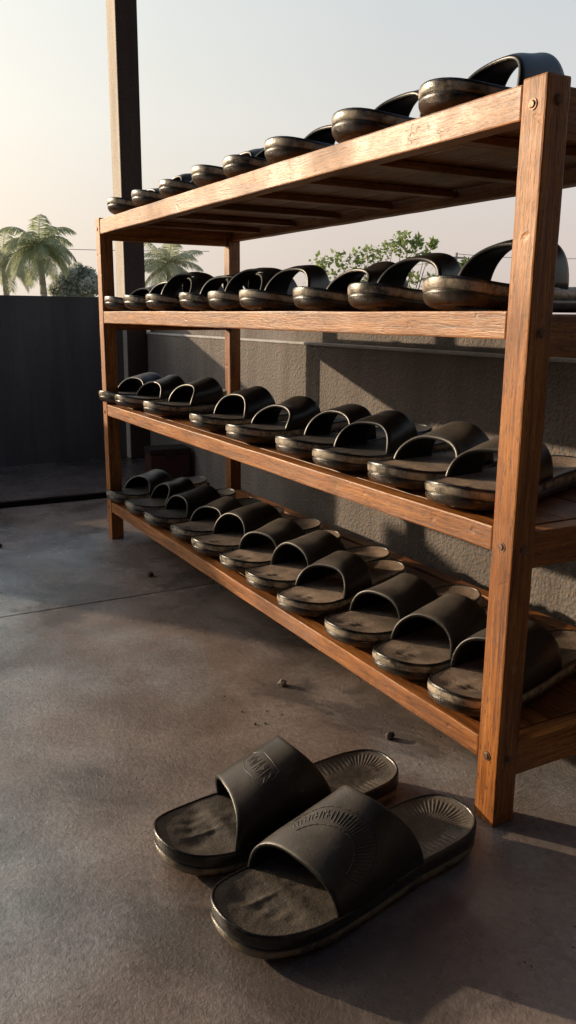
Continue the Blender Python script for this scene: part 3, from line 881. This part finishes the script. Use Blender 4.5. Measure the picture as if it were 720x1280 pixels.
def leaf_tree(name, dx, dy, dist, clumps, nleaf, lsize, m, barkm, label, cat, seed, stems=True, up_bias=0.3, smin=0.0):
    rg = random.Random(seed)
    base = bearing(dx, dy, dist); base.z = GZ
    root = empty(name, base); tag(root, label, cat)
    ax = Vector((-dy, dx, 0)); ax = -ax      # points to the viewer's right
    b = bmesh.new(); tb = bmesh.new()
    for (ox, oz, rr) in clumps:
        c_ = ax * ox + Vector((dx, dy, 0)) * rg.uniform(-rr, rr) + Vector((0, 0, CAM.z + oz - GZ))
        if stems:
            p0 = Vector((ax.x * ox * 0.15, ax.y * ox * 0.15, 0)); prev = p0
            for k in range(1, 6):
                t = k / 5; q = p0.lerp(c_ + Vector((0, 0, rr * 0.6)), t) + Vector((rg.uniform(-.03, .03), rg.uniform(-.03, .03), 0)) * dist * 0.05
                cyl(tb, prev, q, lsize * 0.22 * (1.2 - t * .9), lsize * 0.22 * (1.2 - (t + .2) * .85), 6, False); prev = q
        for _ in range(nleaf):
            v = Vector((rg.gauss(0, 1), rg.gauss(0, 1), rg.gauss(0, 1))); v.normalize(); v *= rr * rg.random() ** 0.45
            v.z *= 0.95
            p = c_ + v
            d = Vector((rg.gauss(0, 1), rg.gauss(0, 1), rg.gauss(0, .7) + up_bias)).normalized()
            s_ = d.orthogonal().normalized(); s_ = (s_ * math.cos(6.28 * rg.random()) + d.cross(s_) * math.sin(6.28 * rg.random())).normalized()
            l_ = lsize * rg.uniform(.55, 1.25); w_ = l_ * 0.30
            vv = [b.verts.new(x_) for x_ in (p, p + d * l_ * .35 + s_ * w_, p + d * l_, p + d * l_ * .35 - s_ * w_)]
            b.faces.new(vv)
    obj('trunk', tb, barkm, root, True)
    obj('crown', b, m, root)
    return root
k = 10 / 1036.0       # metres per picture pixel at ten metres
rg = random.Random(21)
bush = []
for (px, py, pr) in ((405, 330, 14), (425, 322, 12), (443, 326, 12), (455, 318, 13), (470, 320, 13), (482, 308, 12), (492, 302, 11), (500, 314, 12), (508, 304, 9), (518, 322, 11), (525, 306, 7), (547, 336, 10), (560, 330, 6),
                     (410, 345, 16), (430, 345, 16), (455, 345, 18), (480, 340, 18), (505, 345, 16), (530, 348, 14), (400, 365, 18), (440, 370, 22), (480, 370, 22), (520, 372, 20), (395, 400, 22), (440, 405, 25), (490, 405, 25), (535, 400, 20)):
    bush.append(((px - 480) * k * 1.12 + 0.06, (395 - py) * k * 0.96 - 0.02, pr * k))
leaf_tree('leafy_tree', -0.814, 0.581, 10, bush, 60, 0.066, M_LEAF, M_TWIG, 'sunlit leafy green treetop showing over the low wall behind the second shelf', 'tree', 5)
k7 = 70 / 1036.0
blob = []
for (px, py, pr) in ((78, 360, 10), (88, 352, 10), (98, 346, 9), (108, 350, 10), (116, 358, 9), (95, 362, 13), (110, 366, 12), (72, 368, 9), (84, 372, 12), (125, 366, 10), (100, 378, 14)):
    blob.append(((px - 95) * k7, (395 - py) * k7, pr * k7))
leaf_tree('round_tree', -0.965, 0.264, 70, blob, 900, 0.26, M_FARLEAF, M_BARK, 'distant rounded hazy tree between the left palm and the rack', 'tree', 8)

# power pole and its wires, far off in the haze
pp = bearing(-0.764, 0.645, 60); pp.z = GZ
pr_ = empty('power_pole', pp); tag(pr_, 'thin distant power pole rising behind the right end of the second shelf', 'power pole')
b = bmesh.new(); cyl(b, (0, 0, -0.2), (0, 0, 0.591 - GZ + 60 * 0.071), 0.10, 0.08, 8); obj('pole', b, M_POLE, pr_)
b = bmesh.new(); box(b, -0.05, 0.05, -0.9, 0.9, 0.591 - GZ + 60 * 0.0645, 0.591 - GZ + 60 * 0.0665); obj('crossarm', b, M_POLE, pr_)
def wire(p0, p1, sag, label):
    b = bmesh.new(); pv = None; n_ = 16; P0 = Vector(p0); P1 = Vector(p1)
    for i in range(n_ + 1):
        t = i / n_; q = (P1 - P0) * t + Vector((0, 0, -sag * 4 * t * (1 - t)))
        if pv is not None: cyl(b, pv, q, 0.022, 0.022, 5, False)
        pv = q
    o = obj('power_line', b, M_POLE, None, False, P0); tag(o, label, 'power line')
top = pp.z + (0.591 - GZ + 60 * 0.0655)
wire((pp.x, pp.y, top), bearing(-0.86, 0.51, 75, 0.050), 0.35, 'thin power line running left from the distant pole behind the leafy treetop')
wire((pp.x, pp.y, top + 0.25), bearing(-0.62, 0.785, 75, 0.066), 0.3, 'thin power line running right from the distant pole past the near post')
wire(bearing(-1.05, 0.10, 60, 0.076), bearing(-0.90, 0.40, 60, 0.070), 0.15, 'faint power line crossing the pale sky beside the left palm')

# ------------------------------------------------------------------ light
AZ, EL = R(37), R(13.6)
sun_dir = Vector((-math.cos(AZ) * math.cos(EL), -math.sin(AZ) * math.cos(EL), math.sin(EL)))
ld = bpy.data.lights.new('sun', 'SUN'); ld.energy = 5.0; ld.angle = R(0.8); ld.color = (1.0, 0.77, 0.52)
lo = bpy.data.objects.new('sun', ld); COL.objects.link(lo)
lo.rotation_euler = sun_dir.to_track_quat('Z', 'Y').to_euler()
lo.location = (-3, -3, 3)

world = bpy.data.worlds.new("World"); scene.world = world; world.use_nodes = True
nt = world.node_tree; nt.nodes.clear()
out = nt.nodes.new('ShaderNodeOutputWorld'); bg = nt.nodes.new('ShaderNodeBackground')
sky = nt.nodes.new('ShaderNodeTexSky'); sky.sky_type = 'NISHITA'; sky.sun_disc = False
sky.sun_elevation = EL; sky.sun_rotation = math.atan2(sun_dir.x, sun_dir.y)
sky.air_density = 1.0; sky.dust_density = 6.0; sky.ozone_density = 1.0; sky.altitude = 0
# morning haze: the clear-sky model veiled by a thick pale layer, warmest low down and towards the sun
tc = nt.nodes.new('ShaderNodeTexCoord')
sx = nt.nodes.new('ShaderNodeSeparateXYZ'); nt.links.new(tc.outputs['Generated'], sx.inputs[0])
def wramp(fac, stops):
    n = nt.nodes.new('ShaderNodeValToRGB'); e = n.color_ramp.elements
    while len(e) > 1: e.remove(e[-1])
    for i, (p, c) in enumerate(stops):
        if i == 0: e[0].position = p; e[0].color = (*c, 1)
        else: k_ = e.new(p); k_.color = (*c, 1)
    nt.links.new(fac, n.inputs[0]); return n.outputs[0]
haze = wramp(sx.outputs[2], [(0.0, (0.72, 0.61, 0.56)), (0.09, (0.76, 0.67, 0.63)), (0.20, (0.76, 0.75, 0.74)), (0.42, (0.60, 0.69, 0.76)), (0.62, (0.30, 0.42, 0.62)), (1.0, (0.12, 0.21, 0.40))])
dt = nt.nodes.new('ShaderNodeVectorMath'); dt.operation = 'DOT_PRODUCT'
nt.links.new(tc.outputs['Generated'], dt.inputs[0]); dt.inputs[1].default_value = sun_dir
glow = wramp(dt.outputs['Value'], [(0.0, (0, 0, 0)), (0.35, (0.06, 0.05, 0.02)), (0.55, (0.18, 0.165, 0.10)), (0.72, (0.38, 0.335, 0.22)), (0.80, (0.95, 0.82, 0.58)), (0.92, (1.7, 1.5, 1.15)), (1.0, (3.2, 2.7, 2.0))])
ad = nt.nodes.new('ShaderNodeVectorMath'); ad.operation = 'ADD'
nt.links.new(haze, ad.inputs[0]); nt.links.new(glow, ad.inputs[1])
scl = nt.nodes.new('ShaderNodeVectorMath'); scl.operation = 'SCALE'; scl.inputs['Scale'].default_value = 10.0
nt.links.new(ad.outputs[0], scl.inputs[0])
mx = nt.nodes.new('ShaderNodeMix'); mx.data_type = 'RGBA'; mx.inputs['Factor'].default_value = 0.88
nt.links.new(sky.outputs[0], mx.inputs[6]); nt.links.new(scl.outputs[0], mx.inputs[7])
bg.inputs['Strength'].default_value = 0.10
nt.links.new(mx.outputs[2], bg.inputs[0]); nt.links.new(bg.outputs[0], out.inputs[0])

# ------------------------------------------------------------------ camera
cd = bpy.data.cameras.new('camera'); cam = bpy.data.objects.new('camera', cd); COL.objects.link(cam)
yaw, pit, rol = 0.5115, 0.2327, 0.0088
fw = Vector((-math.cos(yaw), math.sin(yaw), 0)); rt = Vector((math.sin(yaw), math.cos(yaw), 0))
f = fw * math.cos(pit) + Vector((0, 0, -math.sin(pit))); up = rt.cross(f)
r2 = rt * math.cos(rol) + up * math.sin(rol); u2 = -rt * math.sin(rol) + up * math.cos(rol)
cam.matrix_world = Matrix(((r2.x, u2.x, -f.x, CAM.x), (r2.y, u2.y, -f.y, CAM.y), (r2.z, u2.z, -f.z, CAM.z), (0, 0, 0, 1)))
cd.sensor_fit = 'VERTICAL'; cd.sensor_height = 36.0; cd.lens = 36.0 * 1036.18 / 1280.0
cd.clip_start = 0.02; cd.clip_end = 8000
scene.camera = cam

# ------------------------------------------------------------------ survey units -> metres
for me in {o.data for o in scene.objects if o.type == 'MESH'}:
    me.transform(Matrix.Scale(S, 4))
for o in scene.objects:
    o.location = o.location * S

scene.view_settings.view_transform = 'Standard'
scene.view_settings.look = 'None'
scene.view_settings.exposure = 0
scene.render.resolution_x = 576; scene.render.resolution_y = 1024
scene.cycles.max_bounces = 8
scene.cycles.use_denoising = True
